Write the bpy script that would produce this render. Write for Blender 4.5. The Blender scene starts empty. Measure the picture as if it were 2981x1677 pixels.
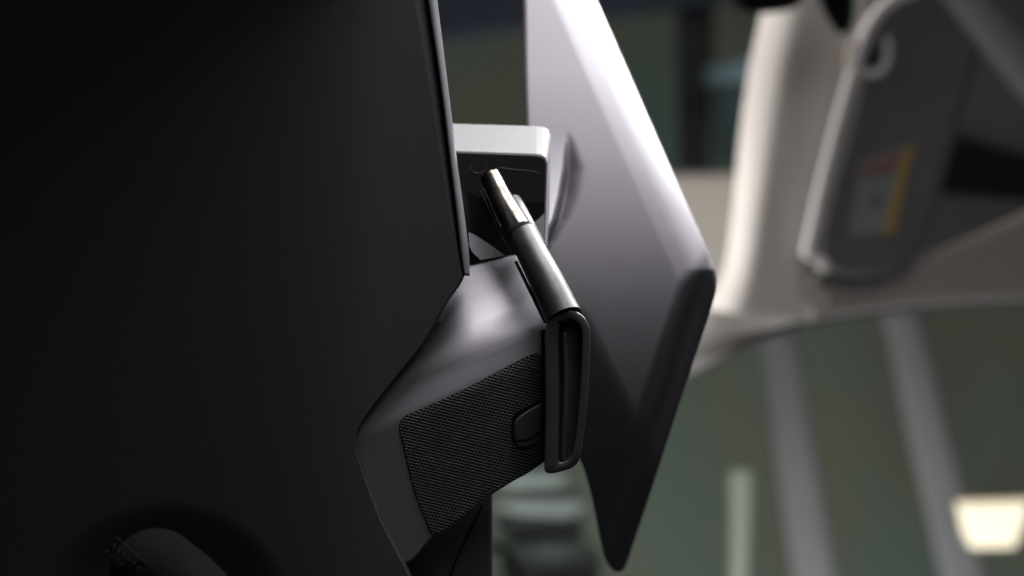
import bpy, math, random
import numpy as np
from mathutils import Vector

# ------------------------------------------------------------------ camera, light, exposure
sc = bpy.context.scene
CAMZ = 1.2
FOCAL, SENSOR = 85.0, 36.0
W, H = 2981.0, 1677.0
K = SENSOR / FOCAL / W                      # metres per photo pixel at one metre

cam_d = bpy.data.cameras.new('camera'); cam = bpy.data.objects.new('camera', cam_d)
sc.collection.objects.link(cam); sc.camera = cam
cam.location = (0, 0, CAMZ); cam.rotation_euler = (math.radians(90), 0, 0)
cam_d.lens = FOCAL; cam_d.sensor_width = SENSOR; cam_d.clip_start = 0.02; cam_d.clip_end = 50
cam_d.dof.use_dof = True; cam_d.dof.focus_distance = 1.0; cam_d.dof.aperture_fstop = 5.2
cam_d.dof.aperture_blades = 0

world = bpy.data.worlds.new('World'); sc.world = world; world.use_nodes = True
world.node_tree.nodes['Background'].inputs[0].default_value = (0.45, 0.5, 0.5, 1)
world.node_tree.nodes['Background'].inputs[1].default_value = 0.05
sc.view_settings.view_transform = 'Standard'; sc.view_settings.look = 'None'
sc.view_settings.exposure = 0; sc.view_settings.gamma = 1; sc.view_settings.use_curve_mapping = False
try:
    sc.cycles.use_denoising = True
    sc.cycles.max_bounces = 6
except Exception: pass

def area(name, loc, target, sx, sy, power, col, spread=180):
    l = bpy.data.lights.new(name, 'AREA'); l.shape = 'RECTANGLE'; l.size = sx; l.size_y = sy
    l.energy = power; l.color = col; l.spread = math.radians(spread)
    o = bpy.data.objects.new(name, l); sc.collection.objects.link(o); o.location = loc
    o.rotation_euler = (Vector(target) - Vector(loc)).to_track_quat('-Z', 'Y').to_euler()
    return o
SUB = (0.02, 1.05, CAMZ)
area('softbox_overhead', (0.17, 0.96, CAMZ + 0.85), SUB, 0.56, 0.36, 3.9, (1.0, 0.985, 1.0), 66)
area('softbox_right', (0.47, 1.42, CAMZ + 0.64), SUB, 0.18, 0.45, 4.6, (1.0, 0.99, 1.0), 60)
area('fill_front', (0.35, 0.1, CAMZ + 0.95), (-0.05, 1.0, CAMZ), 0.9, 0.7, 2.0, (1.0, 0.965, 0.985), 110)
area('back_rim', (-0.22, 1.78, CAMZ - 0.05), (0.26, 1.74, CAMZ - 0.01), 0.22, 0.35, 0.95, (1.0, 0.965, 0.93), 90)
area('back_top', (0.02, 1.72, CAMZ + 0.42), (0.28, 1.72, CAMZ), 0.25, 0.25, 0.5, (1.0, 0.96, 0.92), 110)
area('back_wash', (0.1, 1.75, CAMZ - 0.8), (0.15, 2.5, CAMZ - 0.05), 0.9, 0.4, 4.4, (0.97, 0.99, 1.0), 120)

# ------------------------------------------------------------------ helpers
def P(px, py, dp=0.0):
    """photo pixel + depth (in pixel-sized units behind the focus plane) -> world point"""
    d = 1.0 + dp * K
    return Vector(((px - W / 2) * K * d, d, CAMZ + (H / 2 - py) * K * d))

def PA(px, py, dp):
    d = 1.0 + np.asarray(dp) * K
    return np.stack([(np.asarray(px) - W / 2) * K * d, d + 0 * np.asarray(px), CAMZ + (H / 2 - np.asarray(py)) * K * d], -1)

def D(metres): return (metres - 1.0) / K    # depth in px units for a distance in metres

def empty(name, loc, label=None, cat=None, group=None):
    o = bpy.data.objects.new(name, None); sc.collection.objects.link(o); o.location = loc
    o.empty_display_size = 0.02
    tag(o, label, cat, group); return o
def tag(o, label=None, cat=None, group=None, kind=None):
    if label: o['label'] = label
    if cat: o['category'] = cat
    if group: o['group'] = group
    if cat: o['kind'] = 'thing'
    if kind: o['kind'] = kind
    return o
def wloc(o):
    v = Vector((0, 0, 0))
    while o is not None: v = v + Vector(o.location); o = o.parent
    return v
def build(name, verts, faces, mat, parent=None, smooth=True, loc=None, label=None, bevel=0):
    verts = [Vector(v) for v in verts]
    if loc is None:
        if parent: loc = wloc(parent)
        else:
            n = len(verts); loc = Vector((sum(v.x for v in verts) / n, sum(v.y for v in verts) / n, min(v.z for v in verts)))
    me = bpy.data.meshes.new(name)
    me.from_pydata([tuple(v - loc) for v in verts], [], faces); me.update()
    import bmesh
    bm = bmesh.new(); bm.from_mesh(me)
    bmesh.ops.recalc_face_normals(bm, faces=bm.faces); bm.to_mesh(me); bm.free()
    me.polygons.foreach_set('use_smooth', [smooth] * len(me.polygons))
    me.materials.append(mat)
    o = bpy.data.objects.new(name, me); sc.collection.objects.link(o)
    if parent: o.parent = parent; o.location = loc - wloc(parent)
    else: o.location = loc
    if bevel:
        b = o.modifiers.new('bevel', 'BEVEL'); b.width = bevel; b.segments = 3; b.limit_method = 'ANGLE'
        b.angle_limit = math.radians(40)
    if label: o['label'] = label
    return o

def crom(pts, step=12.0, closed=True, smooth=True):
    """resample a point list as a Catmull-Rom curve"""
    pts = [np.array(p, float) for p in pts]; n = len(pts); out = []
    rng = range(n) if closed else range(n - 1)
    for i in rng:
        if closed: p0, p1, p2, p3 = pts[i - 1], pts[i], pts[(i + 1) % n], pts[(i + 2) % n]
        else: p0, p1, p2, p3 = pts[max(i - 1, 0)], pts[i], pts[i + 1], pts[min(i + 2, n - 1)]
        L = np.linalg.norm((p2 - p1)[:2]); m = max(1, int(math.ceil(L / step)))
        a = 0.5
        t01 = max(np.linalg.norm(p1 - p0), 1e-6) ** a; t12 = max(np.linalg.norm(p2 - p1), 1e-6) ** a; t23 = max(np.linalg.norm(p3 - p2), 1e-6) ** a
        m1 = (p2 - p1 + t12 * ((p1 - p0) / t01 - (p2 - p0) / (t01 + t12)))
        m2 = (p2 - p1 + t12 * ((p3 - p2) / t23 - (p3 - p1) / (t12 + t23)))
        if np.linalg.norm(p1 - p0) < 1e-5: m1 = p2 - p1
        if np.linalg.norm(p3 - p2) < 1e-5: m2 = p2 - p1
        for k in range(m):
            t = k / m
            if smooth:
                q = (2*t**3 - 3*t**2 + 1) * p1 + (t**3 - 2*t**2 + t) * m1 + (-2*t**3 + 3*t**2) * p2 + (t**3 - t**2) * m2
            else: q = p1 * (1 - t) + p2 * t
            out.append(q)
    if not closed: out.append(pts[-1])
    return np.array(out)

def poly_dist(px, py, poly):
    a = poly; b = np.roll(poly, -1, 0); best = np.full(px.shape, 1e9)
    for (ax, ay), (bx, by) in zip(a, b):
        dx, dy = bx - ax, by - ay; L = dx * dx + dy * dy + 1e-9
        t = np.clip(((px - ax) * dx + (py - ay) * dy) / L, 0, 1)
        best = np.minimum(best, np.hypot(px - ax - t * dx, py - ay - t * dy))
    return best

def sstep(a, b, x):
    t = np.clip((np.asarray(x, float) - a) / (b - a), 0, 1); return t * t * (3 - 2 * t)

def shell(name, outline, centre, dfn, thick, mat, parent=None, rings=60, step=14, rim=8, smooth_outline=True, label=None, power=1.5):
    """a moulded shell: front follows dfn(px, py), edge rolls over with radius rim, has a back and side walls"""
    ol = crom(outline, step, True, smooth_outline); n = len(ol); c = np.array(centre, float)
    us = np.linspace(0, 1, rings + 1)[1:]; ts = 1 - (1 - us) ** power
    fx = [c[0]]; fy = [c[1]]
    PX = np.concatenate([[c[0]]] + [c[0] + (ol[:, 0] - c[0]) * t for t in ts])
    PY = np.concatenate([[c[1]]] + [c[1] + (ol[:, 1] - c[1]) * t for t in ts])
    coarse = ol
    s = poly_dist(PX, PY, coarse)
    dep = dfn(PX, PY)
    if rim > 0:
        r = np.clip(rim - s, 0, rim); dep = dep + rim - np.sqrt(np.maximum(rim * rim - r * r, 0))
    front = PA(PX, PY, dep)
    faces = []
    for j in range(n): faces.append((0, 1 + j, 1 + (j + 1) % n))
    for i in range(rings - 1):
        a = 1 + i * n; b = a + n
        for j in range(n):
            k = (j + 1) % n; faces.append((a + j, b + j, b + k, a + k))
    last = 1 + (rings - 1) * n
    fr = front[last:last + n]
    bx = PX[last:last + n]; by = PY[last:last + n]; bd = dep[last:last + n] + thick
    back = fr.copy(); back[:, 1] += thick * K           # straight back: a real thickness, not a camera-scaled one
    V = list(front) + list(fr) + list(back)
    A = len(front); B = A + n; C_ = 0
    for j in range(n):
        k = (j + 1) % n; faces.append((A + j, B + j, B + k, A + k))
    inner = front.copy(); inner[:, 1] += thick * K; G_ = len(V) ; V += list(inner)   # the back follows the front
    nf = n + (rings - 1) * n
    faces += [tuple(i + G_ for i in reversed(f)) for f in faces[:nf]]
    return build(name, V, faces, mat, parent, label=label)

def plate(name, poly, depths, thick, mat, parent=None, bevel=0.0, label=None):
    """polygon prism, one depth per corner (or a number)"""
    n = len(poly)
    if not hasattr(depths, '__len__'): depths = [depths] * n
    f = [P(p[0], p[1], d) for p, d in zip(poly, depths)]
    b = [v + Vector((0, thick * K, 0)) for v in f]
    faces = [tuple(range(n)), tuple(range(2 * n - 1, n - 1, -1))]
    for j in range(n): k = (j + 1) % n; faces.append((j, k, n + k, n + j))
    return build(name, f + b, faces, mat, parent, smooth=False, bevel=bevel, label=label)

def tube(name, path, mat, parent=None, step=10, seg=24, caps=True, squash=1.0, label=None, loc=None, roundcap=False):
    """path of (px, py, dp, radius px)"""
    pts = crom(path, step, False)
    C = [P(*p[:3]) for p in pts]; R = [p[3] * K * (1 + p[2] * K) for p in pts]
    if roundcap:
        for end in (0, 1):
            i0, i1 = (0, 1) if end == 0 else (-1, -2)
            dirv = (C[i0] - C[i1]).normalized(); r = R[i0]; base = C[i0]
            add = [(base + dirv * r * math.sin(a), r * math.cos(a)) for a in np.linspace(0, math.pi / 2 * 0.97, 9)[1:]]
            if end == 0: C = [c for c, _ in add[::-1]] + C; R = [q for _, q in add[::-1]] + R
            else: C = C + [c for c, _ in add]; R = R + [q for _, q in add]
    V = []; F = []
    for i, (c, r) in enumerate(zip(C, R)):
        t = (C[min(i + 1, len(C) - 1)] - C[max(i - 1, 0)]).normalized()
        up = Vector((0, -1, 0)); s = t.cross(up)
        if s.length < 1e-4: s = t.cross(Vector((1, 0, 0)))
        s.normalize(); u = s.cross(t)
        for k in range(seg):
            a = 2 * math.pi * k / seg
            V.append(c + s * r * math.cos(a) + u * r * squash * math.sin(a))
    for i in range(len(C) - 1):
        for k in range(seg):
            F.append((i * seg + k, i * seg + (k + 1) % seg, (i + 1) * seg + (k + 1) % seg, (i + 1) * seg + k))
    if caps:
        m = len(V)
        V += [V[k].copy() for k in range(seg)] + [V[(len(C) - 1) * seg + k].copy() for k in range(seg)]
        F.append(tuple(m + k for k in range(seg))); F.append(tuple(m + seg + k for k in range(seg)))
    return build(name, V, F, mat, parent, label=label, loc=loc)

# ------------------------------------------------------------------ materials
def mat(name, col, rough=0.5, metal=0.0, grain=0.0, gscale=2500, vary=0.0, vscale=8, col2=None, spec=0.5, emit=None, rvary=0.0, coat=0.0, stretch=None):
    m = bpy.data.materials.new(name); m.use_nodes = True; nt = m.node_tree; N = nt.nodes; L = nt.links
    b = N['Principled BSDF']; b.inputs['Base Color'].default_value = (*col, 1); b.inputs['Roughness'].default_value = rough
    b.inputs['Metallic'].default_value = metal; b.inputs['Specular IOR Level'].default_value = spec
    b.inputs['Coat Weight'].default_value = coat
    tc = N.new('ShaderNodeTexCoord'); mp = N.new('ShaderNodeMapping'); L.new(tc.outputs['Object'], mp.inputs[0])
    if stretch: mp.inputs['Scale'].default_value = stretch
    if vary or col2:
        no = N.new('ShaderNodeTexNoise'); no.inputs['Scale'].default_value = vscale; no.inputs['Detail'].default_value = 4
        L.new(mp.outputs[0], no.inputs['Vector'])
        rp = N.new('ShaderNodeMapRange'); rp.inputs[1].default_value = 0.36; rp.inputs[2].default_value = 0.64
        L.new(no.outputs[0], rp.inputs[0])
        mx = N.new('ShaderNodeMix'); mx.data_type = 'RGBA'
        c2 = col2 or tuple(c * (1 - vary) for c in col)
        mx.inputs[6].default_value = (*col, 1); mx.inputs[7].default_value = (*c2, 1)
        L.new(rp.outputs[0], mx.inputs[0]); L.new(mx.outputs[2], b.inputs['Base Color'])
    if rvary:
        n3 = N.new('ShaderNodeTexNoise'); n3.inputs['Scale'].default_value = 60; n3.inputs['Detail'].default_value = 6
        L.new(tc.outputs['Object'], n3.inputs['Vector'])
        r3 = N.new('ShaderNodeMapRange'); r3.inputs[3].default_value = rough - rvary; r3.inputs[4].default_value = rough + rvary
        L.new(n3.outputs[0], r3.inputs[0]); L.new(r3.outputs[0], b.inputs['Roughness'])
    if grain:
        n2 = N.new('ShaderNodeTexNoise'); n2.inputs['Scale'].default_value = gscale; n2.inputs['Detail'].default_value = 2
        L.new(tc.outputs['Object'], n2.inputs['Vector'])
        bp = N.new('ShaderNodeBump'); bp.inputs['Strength'].default_value = grain; bp.inputs['Distance'].default_value = 0.0002
        L.new(n2.outputs[0], bp.inputs['Height']); L.new(bp.outputs[0], b.inputs['Normal'])
    if emit:
        b.inputs['Emission Color'].default_value = (*emit[0], 1); b.inputs['Emission Strength'].default_value = emit[1]
    return m
M = {}
M['black_plastic'] = mat('black_grained_plastic', (0.022, 0.0202, 0.0222), 0.6, grain=0.3, gscale=1800, spec=0.2, rvary=0.06)
M['satin'] = mat('satin_graphite', (0.125, 0.118, 0.130), 0.41, metal=0.35, grain=0.12, gscale=2600, rvary=0.03)
M['trim'] = mat('trim_plastic', (0.05, 0.05, 0.056), 0.38, grain=0.15, rvary=0.04)
M['boxmetal'] = mat('box_dark_metal', (0.068, 0.067, 0.068), 0.55, grain=0.6, gscale=1500, spec=0.5)
M['boxface'] = mat('box_face', (0.012, 0.012, 0.013), 0.45, grain=0.2, spec=0.3)
M['gloss'] = mat('gloss_black', (0.008, 0.008, 0.009), 0.08, spec=0.6)
M['chrome'] = mat('dark_chrome', (0.062, 0.059, 0.053), 0.24, metal=1.0, rvary=0.09, col2=(0.024, 0.021, 0.018), vscale=170)
M['steel'] = mat('brushed_steel', (0.026, 0.026, 0.025), 0.5, metal=0.75, grain=0.35, gscale=900, rvary=0.1, vary=0.35, vscale=140)
M['steel_dark'] = mat('blackened_steel', (0.030, 0.030, 0.029), 0.40, metal=0.4, grain=0.15, rvary=0.06)
M['hole'] = mat('hole_black', (0.004, 0.004, 0.004), 0.9, spec=0.1)
M['strand'] = mat('mesh_strand', (0.085, 0.08, 0.085), 0.5)
M['leather'] = mat('leather', (0.005, 0.0047, 0.0047), 0.9, spec=0.02, grain=0.6, gscale=900)
M['cream'] = mat('cream_paint', (0.60, 0.56, 0.53), 0.45, vary=0.08, vscale=10)
M['railwhite'] = mat('rail_white', (0.62, 0.58, 0.57), 0.35)
M['panel'] = mat('panel_grey', (0.115, 0.109, 0.111), 0.6, vary=0.15, vscale=12)
M['brownbeam'] = mat('brown_grey', (0.34, 0.31, 0.29), 0.6, vary=0.15, vscale=9)  # brownish right half of the base, with its shading put into the colour
M['housing'] = mat('housing_dark', (0.05, 0.047, 0.045), 0.7, vary=0.2)
M['void'] = mat('void_black', (0.006, 0.006, 0.006), 0.8, spec=0.1)
M['braceg'] = mat('brace_grey', (0.26, 0.245, 0.24), 0.45)
M['wall'] = mat('wall_green_grey', (0.105, 0.155, 0.125), 0.8, col2=(0.145, 0.142, 0.105), vscale=5.5, spec=0.1)
M['slat'] = mat('slat_grey', (0.19, 0.187, 0.187), 0.55, vary=0.1, vscale=9)
M['navy'] = mat('navy_paint', (0.018, 0.026, 0.045), 0.5)
M['charcoal'] = mat('charcoal', (0.05, 0.05, 0.055), 0.6)
M['slatecloth'] = mat('slate_cloth', (0.06, 0.068, 0.064), 0.8, vary=0.3, vscale=20)
M['teal'] = mat('teal_sign', (0.38, 0.58, 0.64), 0.5)
M['tealdark'] = mat('teal_dark', (0.10, 0.17, 0.17), 0.5)
M['tan'] = mat('tan_board', (0.80, 0.71, 0.61), 0.7, vary=0.1)
M['pale'] = mat('pale_green', (0.30, 0.34, 0.27), 0.6)
M['palebag'] = mat('pale_sage', (0.26, 0.30, 0.27), 0.7, vary=0.35, vscale=18)
M['lamp'] = mat('lamp_glow', (0.9, 0.85, 0.7), 0.5, emit=((1.0, 0.85, 0.58), 0.62))
M['lamprim'] = mat('lamp_rim', (0.35, 0.31, 0.2), 0.5)
M['sticker'] = mat('sticker_grey', (0.19, 0.20, 0.20), 0.6)
M['red'] = mat('sticker_red', (0.20, 0.095, 0.095), 0.6)
M['yellow'] = mat('sticker_yellow', (0.33, 0.22, 0.06), 0.6)
M['tanblock'] = mat('clip_tan', (0.50, 0.42, 0.37), 0.5)
M['greenedge'] = mat('green_edge', (0.02, 0.09, 0.07), 0.4)

# ================================================================== LARGE BACKGROUND (setting)
def quad_wall(name, m, x0, x1, z0, z1, y, thick):
    V = [(x, yy, z) for yy in (y, y + thick) for x, z in ((x0, z0), (x1, z0), (x1, z1), (x0, z1))]
    F = [(0, 1, 2, 3), (7, 6, 5, 4), (0, 4, 5, 1), (1, 5, 6, 2), (2, 6, 7, 3), (3, 7, 4, 0)]
    return build(name, V, F, m, smooth=False)
tag(quad_wall('wall', M['wall'], -1.6, 1.8, CAMZ - 1.2, CAMZ + 1.3, 2.7, 0.05), kind='structure')

# ================================================================== BACKGROUND THINGS
dB = D(2.35)
o = plate('header_beam', [(1150, 134), (2250, -22), (2250, -180), (1150, -180)], D(2.3), 300, M['navy'], bevel=0.004)
tag(o, 'dark navy beam slanting across the top of the rear wall', 'beam')
o = plate('dark_post', [(1975, 20), (2080, 10), (2070, 520), (1985, 520)], D(2.35), 250, M['charcoal'], bevel=0.004)
tag(o, 'charcoal upright post standing left of the small pale blue sign', 'post')
o = empty('wall_sign', P(2120, 480, D(2.28)), 'small pale blue sign beside the white post, dull teal board beneath it', 'sign')
plate('sign_face', [(2052, 198), (2210, 160), (2210, 232), (2052, 246)], D(2.28), 60, M['teal'], o, bevel=0.003)
plate('lower_board', [(2085, 255), (2210, 245), (2200, 480), (2090, 480)], D(2.3), 60, M['tealdark'], o, bevel=0.003)
o = plate('cabinet', [(1900, 500), (2180, 500), (2180, 900), (1900, 900)], D(2.2), 500, M['tan'], bevel=0.006)
tag(o, 'tan cabinet standing behind the graphite shell, left of the white post', 'cabinet')

def slat(path, w, label):
    L = [(x - w(i), y) for i, (x, y) in enumerate(path)]; R = [(x + w(i), y) for i, (x, y) in enumerate(path)]
    Lc = crom(L, 40, False); Rc = crom(R, 40, False); n = min(len(Lc), len(Rc))
    dp = D(2.3); V = []; F = []; prof = 7
    for i in range(n):
        for k in range(prof):
            t = k / (prof - 1); q = Lc[i] * (1 - t) + Rc[i] * t
            V.append(P(q[0], q[1], dp + 22 * (2 * t - 1) ** 4))
    m = len(V); V += [v + Vector((0, 0.012, 0)) for v in V]
    for i in range(n - 1):
        for k in range(prof - 1):
            a = i * prof + k; F.append((a, a + 1, a + prof + 1, a + prof)); F.append((m + a, m + a + prof, m + a + prof + 1, m + a + 1))
        for a, b in ((i * prof, (i + 1) * prof), (i * prof + prof - 1, (i + 1) * prof + prof - 1)): F.append((a, b, m + b, m + a))
    o = build('grey_post', V, F, M['slat'])
    tag(o, label, 'slat', 'grey slats on the green wall')
slat([(2225, 880), (2268, 1010), (2305, 1250), (2345, 1500), (2385, 1760), (2460, 2300)], lambda i: 54 + i * 3.5, 'curved grey upright slat nearer the graphite shell')
slat([(2580, 820), (2625, 920), (2690, 1200), (2750, 1450), (2825, 1760), (2950, 2300)], lambda i: 54 + i * 3.5, 'curved grey upright slat just left of the glowing lamp')
o = tube('pale_tube', [(2158, 1370, D(2.1), 38), (2156, 1520, D(2.1), 33), (2150, 1760, D(2.1), 28), (2148, 2300, D(2.1), 28)], M['pale'], roundcap=False)
tag(o, 'pale green upright tube low against the wall left of the nearer slat', 'tube')
o = empty('lamp', P(2890, 1700, D(2.1)), 'glowing cream lamp with slanted sides at lower right', 'lamp')
lp = [(2788, 1462), (3000, 1456), (2985, 1520), (2955, 1590), (2830, 1592), (2806, 1545)]
shell('lamp_shade', lp, (2890, 1522), lambda x, y: np.full(x.shape, D(2.1)), 60, M['lamp'], o, rings=10, step=12, rim=20, smooth_outline=False)
plate('lamp_housing', [(2780, 1454), (3010, 1446), (2994, 1520), (2962, 1599), (2824, 1601), (2797, 1548)], D(2.1) + 62, 60, M['lamprim'], o, bevel=0.003)
tube('lamp_arm', [(2890, 1560, D(2.1) + 100, 14), (2890, 1560, D(2.7), 14)], M['lamprim'], o)
# pale bundles at the lower middle
for i, (cx, cy, w, h, lb) in enumerate([(1545, 1385, 105, 36, 'pale sage bundle topmost of the blurred stack under the hinge clip'),
                                        (1570, 1465, 130, 34, 'middle pale sage bundle of the blurred stack'),
                                        (1600, 1650, 150, 72, 'lowest and widest sage bundle of the blurred stack')]):
    ol = [(cx + w * math.copysign(abs(math.cos(a)) ** .6, math.cos(a)), cy + h * math.copysign(abs(math.sin(a)) ** .8, math.sin(a)) - 8 * math.cos(2 * a + i)) for a in np.linspace(0, 2 * math.pi, 24, endpoint=False)]
    o = shell('cloth_bundle', ol, (cx, cy), lambda x, y, cx=cx, cy=cy, w=w, h=h: D(2.15) + 60 * (((x - cx) / w) ** 2 + ((y - cy) / h) ** 2), 100, M['palebag'], rings=12, rim=12)
    tag(o, lb, 'bundle', 'sage bundles stacked under the clip')
o = plate('bench', [(1380, 1722), (2060, 1722), (2060, 1860), (1380, 1860)], D(2.12), 420, M['charcoal'], bevel=0.004)
tag(o, 'charcoal bench carrying the stack of sage bundles, just below the frame', 'bench')
o = shell('folded_cloth', [(1455, 1505), (1500, 1496), (1640, 1496), (1690, 1510), (1700, 1545), (1680, 1578), (1600, 1586), (1490, 1584), (1452, 1560)], (1575, 1540), lambda x, y: D(2.17) + 0 * x, 100, M['slatecloth'], rings=8, rim=16)  # added dark piece standing in for the dark gap between the bundles
tag(o, 'dark slate folded cloth between the middle and lowest sage bundles', 'cloth')
o = tube('cable', [(1420, 1590, D(1.8), 16), (1462, 1602, D(1.8), 16), (1492, 1640, D(1.8), 16), (1505, 1720, D(1.8), 16), (1505, 1800, D(1.8), 16)], M['void'])
tag(o, 'thick black cable curving down right of the dark stand column', 'cable')

# ---- white frame with rail, panel and sticker
dF = D(1.70)
fr = empty('equipment_frame', P(2300, 1100, dF), 'cream white upright post and curved base with grab rail and dark side panel', 'frame')
# rounded post
def ribbon(name, left, right, dp, bulge, thick, m, parent, nprof=17, label=None, roll=None, tilt=0):
    Lc = crom(left, 30, False); Rc = crom(right, 30, False)
    n = 60
    def res(C):
        s = np.linspace(0, len(C) - 1, n); i = np.floor(s).astype(int); i = np.minimum(i, len(C) - 2); f = (s - i)[:, None]
        return C[i] * (1 - f) + C[i + 1] * f
    Lc, Rc = res(Lc), res(Rc); V = []; F = []
    for i in range(n):
        for k in range(nprof):
            t = k / (nprof - 1); u = 2 * t - 1; q = Lc[i] * (1 - t) + Rc[i] * t
            dd = bulge * (1 - math.sqrt(max(0, 1 - (abs(u) ** 2.2))))
            if roll: dd = roll * max(0, 1 - t / 0.42) ** 2 + 0.45 * bulge * max(0, t - 0.3)
            V.append(P(q[0], q[1], dp + tilt * (1 - i / (n - 1)) ** 1.3 + dd))
    m0 = len(V); V += [v + Vector((0, thick * K, 0)) for v in V]
    for i in range(n - 1):
        for k in range(nprof - 1):
            a = i * nprof + k; F.append((a, a + 1, a + nprof + 1, a + nprof)); F.append((m0 + a, m0 + a + nprof, m0 + a + nprof + 1, m0 + a + 1))
        for a, b in ((i * nprof, (i + 1) * nprof), (i * nprof + nprof - 1, (i + 1) * nprof + nprof - 1)): F.append((a, b, m0 + b, m0 + a))
    for r in (0, n - 1):
        for k in range(nprof - 1):
            a = r * nprof + k; F.append((a, a + 1, m0 + a + 1, m0 + a))
    return build(name, V, F, m, parent, label=label)
ribbon('post', [(2250, -120), (2217, 37), (2186, 180), (2155, 390), (2132, 621), (2108, 780), (2060, 900)],
       [(2560, -120), (2520, 60), (2480, 220), (2440, 420), (2390, 640), (2360, 800), (2350, 940)], dF, 130, 30, M['cream'], fr, nprof=25, roll=150)
ribbon('curved_base', [(1620, 1040), (1900, 930), (2060, 830), (2200, 812), (2330, 800), (2420, 806)],
       [(1640, 1180), (1900, 1130), (2060, 1062), (2150, 1008), (2320, 944), (2400, 930)], dF + 60, 110, 60, M['cream'], fr, tilt=330)
ribbon('cross_beam', [(2380, 800), (2500, 785), (2640, 760), (2800, 700), (3150, 540)],
       [(2360, 934), (2500, 914), (2600, 900), (2800, 885), (3150, 868)], dF + 68, 30, 60, M['brownbeam'], fr)
ribbon('lower_seal', [(1900, 1138), (2060, 1060), (2150, 1006), (2320, 942), (2560, 902), (2800, 880), (3150, 862)],
       [(1900, 1160), (2060, 1082), (2150, 1028), (2320, 964), (2560, 922), (2800, 900), (3150, 884)], dF + 150, 20, 60, M['panel'], fr)
pn = [(2555, 60), (2640, -40), (2780, -60), (2850, 120), (2785, 390), (2735, 560), (2700, 690), (2610, 790), (2440, 800), (2385, 760), (2400, 640), (2470, 380), (2520, 180)]
sp = shell('side_panel', pn, (2590, 420), lambda x, y: dF - 40 + 0 * x, 140, M['panel'], fr, rings=16, step=24, rim=30)
plate('sticker', [(2505, 470), (2654, 420), (2590, 680), (2466, 690)], dF - 46, 5, M['sticker'], sp, label='small warning label with red heading and yellow side stripe')
st = sc.objects['sticker']
plate('red_heading', [(2510, 478), (2632, 440), (2622, 482), (2555, 512), (2504, 512)], dF - 52, 5, M['red'], sp)
plate('yellow_stripe', [(2630, 432), (2660, 422), (2600, 684), (2570, 682)], dF - 53, 5, M['yellow'], sp)
plate('symbol', [(2530, 580), (2548, 560), (2566, 580), (2548, 605)], dF - 52, 5, M['panel'], sp)
rl = tube('grab_rail', [(2760, -60, dF - 60, 22), (2650, -25, dF - 60, 22), (2585, 10, dF - 60, 22), (2535, 70, dF - 60, 22), (2500, 150, dF - 62, 23), (2475, 235, dF - 62, 19), (2430, 400, dF - 62, 19), (2390, 560, dF - 62, 20), (2352, 735, dF - 62, 20)], M['railwhite'], fr, roundcap=True)
tube('rail_end', [(2352, 735, dF - 62, 14), (2378, 755, dF - 62, 15), (2402, 775, dF - 62, 17)], M['railwhite'], rl, roundcap=True)
tube('hook', [(2582, 118, dF - 62, 12), (2586, 160, dF - 62, 12), (2572, 200, dF - 62, 12), (2545, 216, dF - 62, 12), (2510, 212, dF - 62, 12)], M['railwhite'], rl, roundcap=True)
plate('rail_clamp', [(2470, 118), (2520, 112), (2508, 196), (2464, 200)], dF - 92, 60, M['tanblock'], rl, bevel=0.002)
tube('slot', [(2528, 148, dF - 50, 14), (2535, 178, dF - 50, 14)], M['void'], rl, roundcap=True)
tube('diagonal_brace', [(2660, -180, dF - 20, 62), (2838, 40, dF - 20, 62), (2981, 205, dF - 20, 62), (3150, 400, dF - 20, 62)], M['braceg'], fr, label='thick grey diagonal brace across the top right corner')
o = plate('machine_housing', [(2640, -150), (3200, -150), (3200, 870), (2640, 870)], D(1.86), 400, M['housing'], bevel=0.006)
plate('opening', [(2735, 560), (2780, 395), (3150, 500), (3150, 590), (2900, 575)], D(1.86) - 12, 10, M['void'], o)
tag(o, 'dark machine housing behind the cream frame at the right, with a black opening', 'machine')
o = shell('black_cap', [(2120, -60), (2180, -110), (2300, -110), (2345, -50), (2330, 8), (2240, 30), (2160, 22)], (2230, -45), lambda x, y: D(1.6) + 0 * x, 120, M['hole'], rings=12, step=14, rim=30)
tag(o, 'rounded black cap hanging over the top of the cream post', 'cap')
o = empty('lever', P(2450, 100, D(1.62)), 'pointed black lever with green edge hanging between post and rail', 'lever')
shell('lever_arm', [(2380, -80), (2470, -90), (2478, 40), (2466, 92), (2448, 96), (2415, 55), (2390, 0)], (2435, 0), lambda x, y: D(1.62) + 0 * x, 60, M['hole'], o, rings=10, rim=16)
tube('green_edge', [(2476, -90, D(1.62), 6), (2484, 30, D(1.62), 6), (2474, 92, D(1.62), 5)], M['greenedge'], o, roundcap=True)

# ================================================================== THE TERMINAL
T = empty('display_terminal', P(1310, 1900, 260), 'black and graphite two-winged display terminal joined by a speaker neck, box and metal hinge rod', 'terminal')

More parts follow.
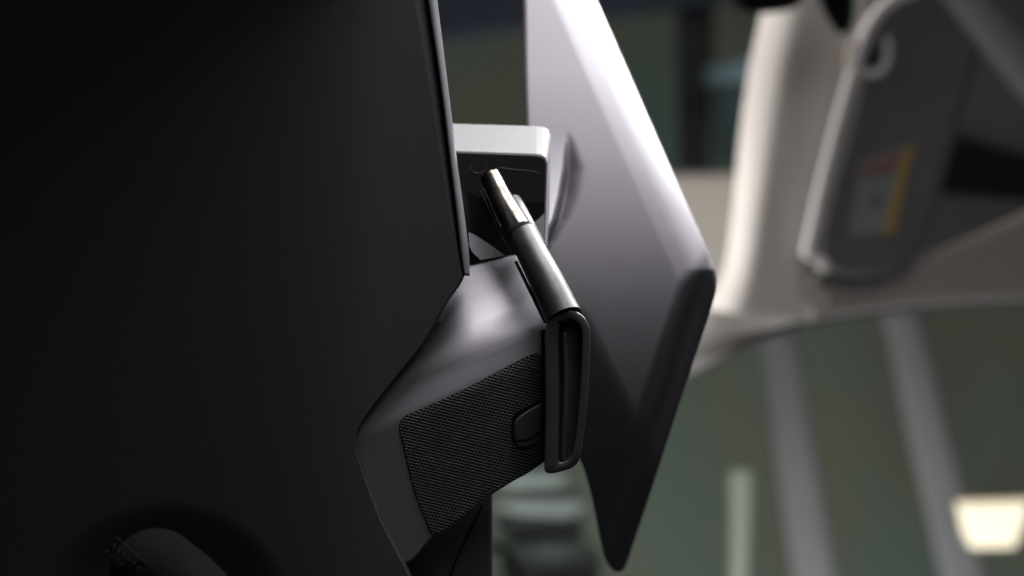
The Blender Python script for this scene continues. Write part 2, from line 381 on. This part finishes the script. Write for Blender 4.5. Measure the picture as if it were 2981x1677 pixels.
# ---- left wing
def dL(x, y):
    u = np.clip(1100 - x, 0, 3000); base = -0.06 * (1350 - x) + 0.52 * (np.sqrt(u * u + 300 ** 2) - 300)
    base = np.where(x > 1350, 0, base)
    # crease: upper-left plane overhangs
    q = ((x - 0) * 520 + (y - 520) * 900) / math.hypot(520, 900)      # >0 below the crease
    t = np.clip(60 - q, 0, 2000); base = base - 0.55 * (np.sqrt(t * t + 200 ** 2) - 200)
    # gentle crown toward the right edge
    e = np.clip(170 - (1345 - x), 0, 400)
    # recess round the padded grip
    r = np.hypot((x - 480) / 1.15, (y - 1790)); r2 = np.clip((330 - r) / 160, 0, 1)
    base = base + 42 * r2 * r2 * (3 - 2 * r2)
    return base
L_ol = [(1204, -330), (1229, -120), (1248, 20), (1271, 170), (1289, 300), (1311, 480), (1328, 620), (1342, 740), (1350, 802),
        (1303, 879), (1224, 1012), (1151, 1103), (1067, 1212), (1040, 1262), (1040, 1310), (1079, 1436), (1121, 1538), (1175, 1641), (1200, 1700), (1240, 1850),
        (900, 2000), (300, 2050), (-300, 2050), (-500, 1500), (-500, 500), (-500, -300), (0, -420), (700, -420)]
def dLr(x, y):
    # rolled edge to the right side above the tip: falls away into the trim groove
    d = dL(x, y)
    ex = np.interp(y, [p[1] for p in L_ol[:9]], [p[0] for p in L_ol[:9]])
    s = np.clip(ex - x, 0, 200); w = sstep(0, 1, (815 - y) / 60)
    wid = np.interp(y, [0, 300, 600, 800], [38, 30, 18, 6])
    return d + w * 34 * np.clip(1 - s / wid, 0, 1) ** 1.5
SL = shell('rear_shell', L_ol, (720, 880), dLr, 110, M['black_plastic'], T, rings=90, step=12, rim=5, label='large matte black grained wing with a diagonal crease')
# trim lip on the right edge
tp = [(1218, -330), (1243, -120), (1261, 20), (1282, 170), (1299, 300), (1321, 480), (1339, 620), (1353, 740), (1359, 803)]
tw = [15, 15, 14, 12, 11, 11, 12, 12, 8]
pts = crom([(a, b, c) for (a, b), c in zip(tp, tw)], 10, False)
V = []; F = []; prof = [(-1, 26), (-0.95, 2), (-0.75, -6), (-0.3, -4), (0.45, 10), (1, 26), (1.05, 70), (-1, 70)]; npf = len(prof)
for (a, b, c) in pts:
    for (u, d) in prof: V.append(P(a + u * c, b + 0.1 * u * c, d))
for i in range(len(pts) - 1):
    for k in range(npf): F.append((i * npf + k, i * npf + (k + 1) % npf, (i + 1) * npf + (k + 1) % npf, (i + 1) * npf + k))
F.append(tuple(range(npf))); F.append(tuple((len(pts) - 1) * npf + k for k in range(npf)))
build('edge_trim', V, F, M['trim'], SL)

# ---- neck with speaker
def prof_q(q):
    qs = np.linspace(-900, 700, 1601)
    sl = np.interp(qs, [-900, -75, -40, -8, 25, 55, 110, 170, 260, 700], [-0.14, -0.14, 0.26, 0.30, 0.06, 0.3, 0.86, 1.02, 1.06, 1.06])
    z = np.concatenate([[0], np.cumsum((sl[1:] + sl[:-1]) / 2)]); z -= np.interp(0, qs, z)
    return np.interp(q, qs, z)
def dN(x, y):
    q = ((x - 1060) * (-0.406) + (y - 1200) * (-0.914))
    d = 26 + prof_q(q) - 0.02 * (x - 1200)
    d = d + 0.34 * 40 * np.log1p(np.exp(np.clip((np.asarray(x, float) - 1320) / 40, -30, 30))) * sstep(0, 110, q)
    return d
N_ol = [(1325, 782), (1375, 772), (1440, 757), (1505, 744), (1540, 800), (1600, 930), (1603, 1000), (1603, 1200), (1600, 1330), (1583, 1346),
        (1430, 1441), (1262, 1560), (1195, 1634), (1160, 1640), (1110, 1560), (1030, 1330), (1005, 1250), (1080, 1110), (1200, 960), (1290, 840)]
NK = shell('neck_shell', N_ol, (1370, 1120), dN, 70, M['satin'], T, rings=80, step=8, rim=5, power=1.3, label='satin graphite neck tapering under the box')
g_ol = crom([(1572, 1040), (1563, 1032), (1545, 1036), (1442, 1088), (1348, 1137), (1224, 1193), (1184, 1211), (1168, 1226), (1164, 1245), (1174, 1290), (1193, 1373), (1215, 1450), (1240, 1510), (1262, 1553),
             (1430, 1435), (1576, 1342), (1578, 1250), (1580, 1120)], 12, True)
gs = shell('speaker_grille', [tuple(p) for p in g_ol[::1]], (1400, 1250), lambda x, y: dN(x, y) - 2.0, 2.0, M['hole'], NK, rings=14, step=14, rim=0, smooth_outline=False)
gs['label'] = 'black crosshatch speaker grille panel with rounded upper corners'
def clip_line(p, d, poly):
    ts = []
    for a, b in zip(poly, np.roll(poly, -1, 0)):
        e = b - a; den = d[0] * e[1] - d[1] * e[0]
        if abs(den) < 1e-9: continue
        w = a - p; t = (w[0] * e[1] - w[1] * e[0]) / den; s = (w[0] * d[1] - w[1] * d[0]) / den
        if 0 <= s < 1: ts.append(t)
    ts.sort(); return list(zip(ts[::2], ts[1::2]))
V = []; F = []
gp = g_ol[:, :2]; gc = np.array([1380., 1300.])
for ang, pitch, wd in ((13.5, 8.8, 1.7), (-58.0, 9.0, 0.75)):
    d = np.array([math.cos(math.radians(ang)), math.sin(math.radians(ang))]); nn = np.array([-d[1], d[0]])
    for k in range(-60, 61):
        for t0, t1 in clip_line(gc + nn * k * pitch, d, gp):
            m_ = max(2, int((t1 - t0) / 40) + 1); base = len(V)
            for i in range(m_ + 1):
                c = gc + nn * k * pitch + d * (t0 + (t1 - t0) * i / m_)
                for (u, dd) in ((-wd, -3.0), (-wd * 0.5, -4.6), (wd * 0.5, -4.6), (wd, -3.0)):
                    q = c + nn * u; V.append(P(q[0], q[1], float(dN(q[0], q[1])) + dd))
            for i in range(m_):
                for k2 in range(3): a = base + i * 4 + k2; F.append((a, a + 1, a + 5, a + 4))
build('crosshatch_mesh', V, F, M['strand'], gs, smooth=False)
go = [(p[0], p[1], float(dN(p[0], p[1])) - 1.0, 2.6) for p in g_ol[:int(len(g_ol))]]
rimpts = [p for p in go if p[1] < 1552 and not (p[0] > 1577)]
# outline groove seal from top right round to the bottom tip
seal = [g for g in go]
i_tip = max(range(len(seal)), key=lambda i: seal[i][1])
tube('grille_seal', seal[:i_tip + 1], M['hole'], gs, step=12, seg=8)

# latch lug on the neck beside the bracket
lug = [(1606, 1164), (1560, 1182), (1522, 1205), (1503, 1222), (1497, 1244), (1499, 1284), (1506, 1300), (1524, 1304), (1566, 1288), (1606, 1266)]
lo = shell('latch_gap', [(x - 9 if x < 1560 else x, y - 10) if i < 6 else (x, y + 2) for i, (x, y) in enumerate(lug)], (1555, 1240), lambda x, y: dN(x, y) - 7, 3, M['hole'], NK, rings=8, rim=0)
lt = shell('latch', lug, (1555, 1240), lambda x, y: dN(x, y) - 20 + 0.1 * (y - 1240), 14, M['trim'], NK, rings=14, step=6, rim=7, label='small rounded black latch lug beside the hinge clip')
tube('latch_groove', [(1506, 1281, float(dN(1506, 1281)) - 16, 3.5), (1535, 1279, float(dN(1535, 1279)) - 17, 3.5), (1570, 1258, float(dN(1570, 1258)) - 19, 3.5), (1600, 1226, float(dN(1600, 1226)) - 21, 3.5)], M['hole'], lt, step=8, seg=8)

# ---- box between the wings
fz = 250
frp = [(1250, 436), (1560, 447), (1578, 450), (1589, 459), (1594, 474), (1590, 600), (1586, 716), (1560, 800), (1380, 830), (1250, 830)]
bkp = [(1245, 356), (1563, 366), (1583, 369), (1597, 376), (1604, 392), (1600, 600), (1594, 716), (1560, 800), (1380, 830), (1250, 830)]
n = len(frp)
fV = [P(x, y, fz + 0.10 * (y - 440)) for x, y in frp]; bV = [P(x, y, fz + 190) for x, y in bkp]
F = [tuple(range(2 * n - 1, n - 1, -1))] + [(j, (j + 1) % n, n + (j + 1) % n, n + j) for j in range(n)]
F.append(tuple(range(n)))
bx = build('box_body', fV + bV, F, M['boxmetal'], T, smooth=False, bevel=0.0007, label='dark metal box with bright satin top between the wings')
ff = [(x if x < 1500 else x - 5, y + (5 if y < 480 else 0)) for x, y in frp]
plate('front_face', ff, [fz + 0.10 * (y - 440) - 1.5 for x, y in ff], 4, M['boxface'], bx, bevel=0.0004)
# lower glossy cover, grey reflections in it put in as tilted satin pieces
def bf(x, y): return fz + 0.10 * (y - 440)
cov = [(1300, 548), (1365, 562), (1420, 580), (1500, 590), (1584, 588), (1584, 716), (1560, 790), (1380, 800), (1300, 800)]
cv = plate('gloss_cover', cov, [bf(x, y) - 3 for x, y in cov], 2, M['gloss'], bx)
fac = [(1364, 676), (1382, 684), (1420, 708), (1470, 744), (1400, 757), (1376, 735), (1366, 715)]
plate('cover_facet', fac, [bf(1364, y) - 5 - 0.42 * (y - 676) for x, y in fac], 3, M['satin'], cv)
fac = [(1585, 620), (1572, 634), (1552, 650), (1564, 690), (1584, 704)]
plate('cover_facet', fac, [bf(x, y) - 5 - 0.3 * (y - 620) for x, y in fac], 3, M['satin'], cv)
ring = [(1392 + 23 * math.cos(a), 484 + 20 * math.sin(a), bf(1392, 484) - 1.8, 0.7) for a in np.linspace(0, 2 * math.pi, 30)]
tube('ring_mark', ring, M['trim'], bx, step=5, seg=6)
tube('moulded_line', [(1447, 506, bf(0, 506) - 1.7, .55), (1447, 491, bf(0, 491) - 1.7, .55), (1500, 494, bf(0, 494) - 1.7, .55), (1558, 500, bf(0, 500) - 1.7, .55), (1572, 508, bf(0, 508) - 1.7, .55)], M['trim'], bx, step=6, seg=6)

# ---- right wing
def lined(x, y, ax, ay, bx_, by_):
    """signed distance from the line a->b, positive to its left when walking in the picture (y down)"""
    dx, dy = bx_ - ax, by_ - ay; L = math.hypot(dx, dy); return ((x - ax) * dy - (y - ay) * dx) / L
def intprof(v, xs, ss):
    g = np.linspace(-1500, 2500, 4001); s = np.interp(g, xs, ss)
    z = np.concatenate([[0], np.cumsum((s[1:] + s[:-1]) / 2)]); z -= np.interp(0, g, z); return np.interp(v, g, z)
def smin(a, b, k): return -k * np.log(np.exp(-np.clip(a, -900, 1500) / k) + np.exp(-np.clip(b, -900, 1500) / k))
def dR(x, y):
    x = np.asarray(x, float); y = np.asarray(y, float)
    # height: upper part leans back (faces up), lower part faces the camera; value falls with y
    v = -intprof(y - 900, [-1500, -700, -450, -250, -80, 50, 400, 900], [0.56, 0.50, 0.42, 0.28, 0.13, -0.02, -0.36, -0.42])
    d = 500 + v
    # rolled edges meeting in one rounded corner
    e = np.maximum(-lined(x, y, 1740, 0, 2083, 770), 0)
    f = np.maximum(-lined(x, y, 2090, 820, 1815, 1665), 0)
    a_, b_ = np.clip(1 - e / 125, 0, 1) ** 2.0 * 85, intprof_f(f)
    d = d + (a_ ** 3 + b_ ** 3 + 1e-6) ** (1 / 3)
    d = d + 90 * (1 - np.exp(-np.clip(y - 785, 0, 2000) / 130)) * (1 - sstep(25, 115, f))
    # valley below the hinge clip: surface turns down left of the ridge
    g = lined(x, y, 1700, 866, 1905, 1290); g = -g
    w = sstep(0, 120, g) ; gg = np.where(g > 0, g, 0)
    d = d + 0.95 * (np.sqrt(gg ** 2 + 40 ** 2) - 40) * sstep(880, 960, y)
    # fold where the bulge leaves the flat plate: the plate runs on straight, a groove parts the two
    cx = np.interp(y, [200, 385, 416, 494, 572, 640, 700, 740], [1652, 1652, 1655, 1652, 1640, 1623, 1597, 1560])
    yy = np.clip(y - 385, 0, 330); drop = -0.0007 * yy ** 2
    side = 1 - sstep(-1, 1, (x - cx) / 10)
    d = d + drop * side
    ga = 46 * sstep(380, 580, y) * (1 - sstep(700, 790, y))
    gw = np.where(x < cx, 9.0, np.interp(y, [385, 494, 600, 700], [8, 26, 22, 14]))
    d = d + ga * np.exp(-((x - cx) / gw) ** 2)
    return d
def intprof_f(f):
    g = np.linspace(0, 400, 401); s = np.interp(g, [0, 25, 38, 52, 74, 94, 118, 400], [-1.5, -0.7, -0.6, -1.6, -1.1, -0.35, 0, 0])
    z = np.concatenate([[0], np.cumsum((s[1:] + s[:-1]) / 2)]); z -= z[-1]; return np.interp(f, g, z)
R_ol = [(1515, -420), (1518, -200), (1522, 0), (1525, 200), (1530, 360), (1538, 500), (1550, 640), (1565, 760), (1580, 900), (1590, 1050), (1610, 1180), (1650, 1280),
        (1690, 1342), (1716, 1420), (1736, 1510), (1752, 1590), (1768, 1640), (1790, 1664), (1812, 1662), (1826, 1636), (1845, 1580), (1905, 1400), (1975, 1185),
        (2030, 1020), (2068, 905), (2086, 838), (2086, 800), (2074, 760), (2040, 680), (1950, 478), (1840, 230), (1740, 4), (1640, -220), (1550, -420)]
RW = shell('side_shell', R_ol, (1715, 760), dR, 60, M['satin'], T, rings=130, step=9, rim=14, power=1.2, label='satin graphite wing with rolled bright edge and pointed lower tip')

# ---- hinge rod
rod = tube('hinge_rod', [(1519, 676, 95, 43), (1545, 728, 55, 45), (1592, 820, -8, 50), (1642, 925, -66, 55)], M['steel'], T, seg=40, label='grey steel hinge rod rising from the clip')
it = tube('inner_tube', [(1428, 514, 228, 30.5), (1437, 532, 215, 32), (1470, 598, 160, 34.5), (1519, 680, 92, 39)], M['chrome'], rod, seg=40, label='polished telescoping inner tube')
tube('collar', [(1515, 669, 100, 40.5), (1518, 676, 95, 43.6), (1522, 683, 90, 43.6)], M['hole'], rod, seg=40, step=2)
tube('guide_sleeve', [(1492, 585, 215, 26), (1535, 672, 140, 30), (1560, 720, 100, 30)], M['steel'], rod, seg=30)
for (a, b, r_, d_) in (((1408, 548), (1458, 662), 3.2, (205, 118)), ((1400, 556), (1458, 680), 2.6, (215, 128)), ((1462, 690), (1492, 742), 3.0, (120, 80))):
    tube('guide_strip', [(a[0], a[1], d_[0], r_), ((a[0] + b[0]) / 2, (a[1] + b[1]) / 2, sum(d_) / 2, r_), (b[0], b[1], d_[1], r_)], M['steel'], rod, seg=8)
tube('guide_strip', [(1502, 762, 62, 5), (1545, 850, 5, 5.5), (1588, 938, -48, 6)], M['steel'], rod, seg=10)

# ---- hinge clip: flattened channel seen on its open rim
zc = -95
outer = crom([(1588, 1200), (1587, 1050), (1588, 960), (1598, 928), (1620, 908), (1650, 901), (1680, 908), (1704, 928), (1716, 955), (1718, 985), (1716, 1060), (1710, 1160), (1698, 1270), (1684, 1343),
              (1664, 1362), (1634, 1372), (1606, 1378), (1588, 1374), (1585, 1360), (1586, 1300)], 7, True)
innr = crom([(1626, 1200), (1625, 1050), (1626, 975), (1630, 950), (1640, 935), (1656, 929), (1674, 934), (1688, 948), (1694, 970), (1695, 1000), (1693, 1060), (1687, 1160), (1676, 1270), (1664, 1330),
             (1650, 1342), (1636, 1346), (1630, 1347), (1626, 1340), (1625, 1325), (1625, 1280)], 7, True)
def resamp(C, n):
    C2 = np.vstack([C, C[:1]]); s = np.concatenate([[0], np.cumsum(np.linalg.norm(np.diff(C2[:, :2], axis=0), axis=1))])
    t = np.linspace(0, s[-1], n, endpoint=False); return np.stack([np.interp(t, s, C2[:, i]) for i in range(2)], 1)
n = 160; O_ = resamp(outer, n); I_ = resamp(innr, n)
mid = lambda a, b, t: a * (1 - t) + b * t
loops = [(O_, zc + 110), (O_, zc + 4), (mid(O_, I_, .03), zc + 1), (mid(O_, I_, .09), zc), (mid(O_, I_, .9), zc), (mid(O_, I_, .97), zc + 1), (I_, zc + 4)]
c_i = I_.mean(0)
V = []; F = []
for C, z in loops:
    for q in C: V.append(P(q[0], q[1], z - 0.02 * (q[1] - 1100)))
nl = len(loops)
for i in range(nl - 1):
    for j in range(n): k = (j + 1) % n; F.append((i * n + j, i * n + k, (i + 1) * n + k, (i + 1) * n + j))
clipb = build('hinge_clip', V, F, M['steel_dark'], T, label='upright blackened metal clip folded round a long channel')
# channel floor: concave trough
V = []; F = []; ny, nx = 60, 20
for i in range(ny):
    y = 931 + (1346 - 931) * i / (ny - 1)
    def xr(y):
        xs = []
        for a, b in zip(I_, np.roll(I_, -1, 0)):
            if (a[1] - y) * (b[1] - y) <= 0 and abs(a[1] - b[1]) > 1e-6: xs.append(a[0] + (b[0] - a[0]) * (y - a[1]) / (b[1] - a[1]))
        return (min(xs) - 2, max(xs) + 2) if xs else (1650, 1660)
    x0, x1 = xr(y)
    for k in range(nx):
        t = k / (nx - 1); u = 2 * t - 1
        V.append(P(x0 + (x1 - x0) * t, y, zc + 8 + 34 * math.sqrt(max(0, 1 - u * u)) - 0.02 * (y - 1100)))
for i in range(ny - 1):
    for k in range(nx - 1): a = i * nx + k; F.append((a, a + 1, a + nx + 1, a + nx))
build('channel', V, F, M['steel_dark'], clipb)
tube('pin_hole', [(1628, 938, zc + 6, 6), (1648, 937, zc + 6, 6)], M['hole'], clipb, roundcap=True, seg=14)
tube('channel_bar', [(1644, 975, zc + 26, 9), (1648, 1100, zc + 24, 11), (1645, 1220, zc + 24, 11), (1639, 1335, zc + 28, 10)], M['steel_dark'], clipb, roundcap=True, seg=20)
plate('back_tab', [(1576, 960), (1590, 960), (1590, 1346), (1577, 1340)], -30, 50, M['hole'], clipb)  # black strip standing in for the dark gap beside the clip

# ---- stand column
co = [(1120, 1380), (1428, 1380), (1432, 1450), (1432, 1900), (1120, 1900)]
plate('stand_column', co, 260, 260, mat('column_plastic', (0.035, 0.035, 0.037), 0.5, grain=0.2), T, bevel=0.0012, label='dark upright support column under the neck')
cl = sc.objects['stand_column']
tube('column_seam', [(1405, 1470, 258, 3), (1360, 1560, 258, 3), (1320, 1650, 258, 3), (1290, 1760, 258, 3)], M['hole'], cl, seg=8)

# ================================================================== PADDED GRIP, lower left foreground
G = empty('padded_grip', P(520, 1950, -430), 'rounded dark leather grip with a stitched seam at the lower left', 'grip')
gd = -430
tube('grip_body', [(455, 1672, gd, 134), (530, 1745, gd, 142), (640, 1880, gd, 142), (760, 2010, gd, 142)], M['leather'], G, roundcap=True, seg=48)
def seam(off, r, m, nm):
    pts_ = []
    for t in np.linspace(0, 1, 8):
        x = 318 + off[0] + 210 * t; y = 1575 + off[1] + 185 * t
        pts_.append((x, y, gd - 40 - 78 * math.sin(math.pi * min(1, .25 + t * .5)), r))
    return tube(nm, pts_, m, G, seg=10)
seam((20, -10), 3, M['hole'], 'seam')

V = []; F = []
for row, (ox, oy) in enumerate(((-12, 14), (-34, 30))):
    for k in range(14):
        t = (k + 0.5) / 14; x = 338 + ox + 200 * t; y = 1568 + oy + 176 * t
        z = gd - 42 - 74 * math.sin(math.pi * min(1, .25 + t * .5)); b = len(V)
        for dz in (-3, 6):
            for (a_, c_) in ((-4.5, -1), (3.5, -5), (4.5, 1), (-3.5, 5)): V.append(P(x + a_, y + c_, z + dz + row * 14))
        F += [tuple(b + i for i in f) for f in ((0, 1, 2, 3), (7, 6, 5, 4), (0, 4, 5, 1), (1, 5, 6, 2), (2, 6, 7, 3), (3, 7, 4, 0))]
build('stitching', V, F, mat('stitch_thread', (0.018, 0.018, 0.017), 0.8), G, smooth=False)
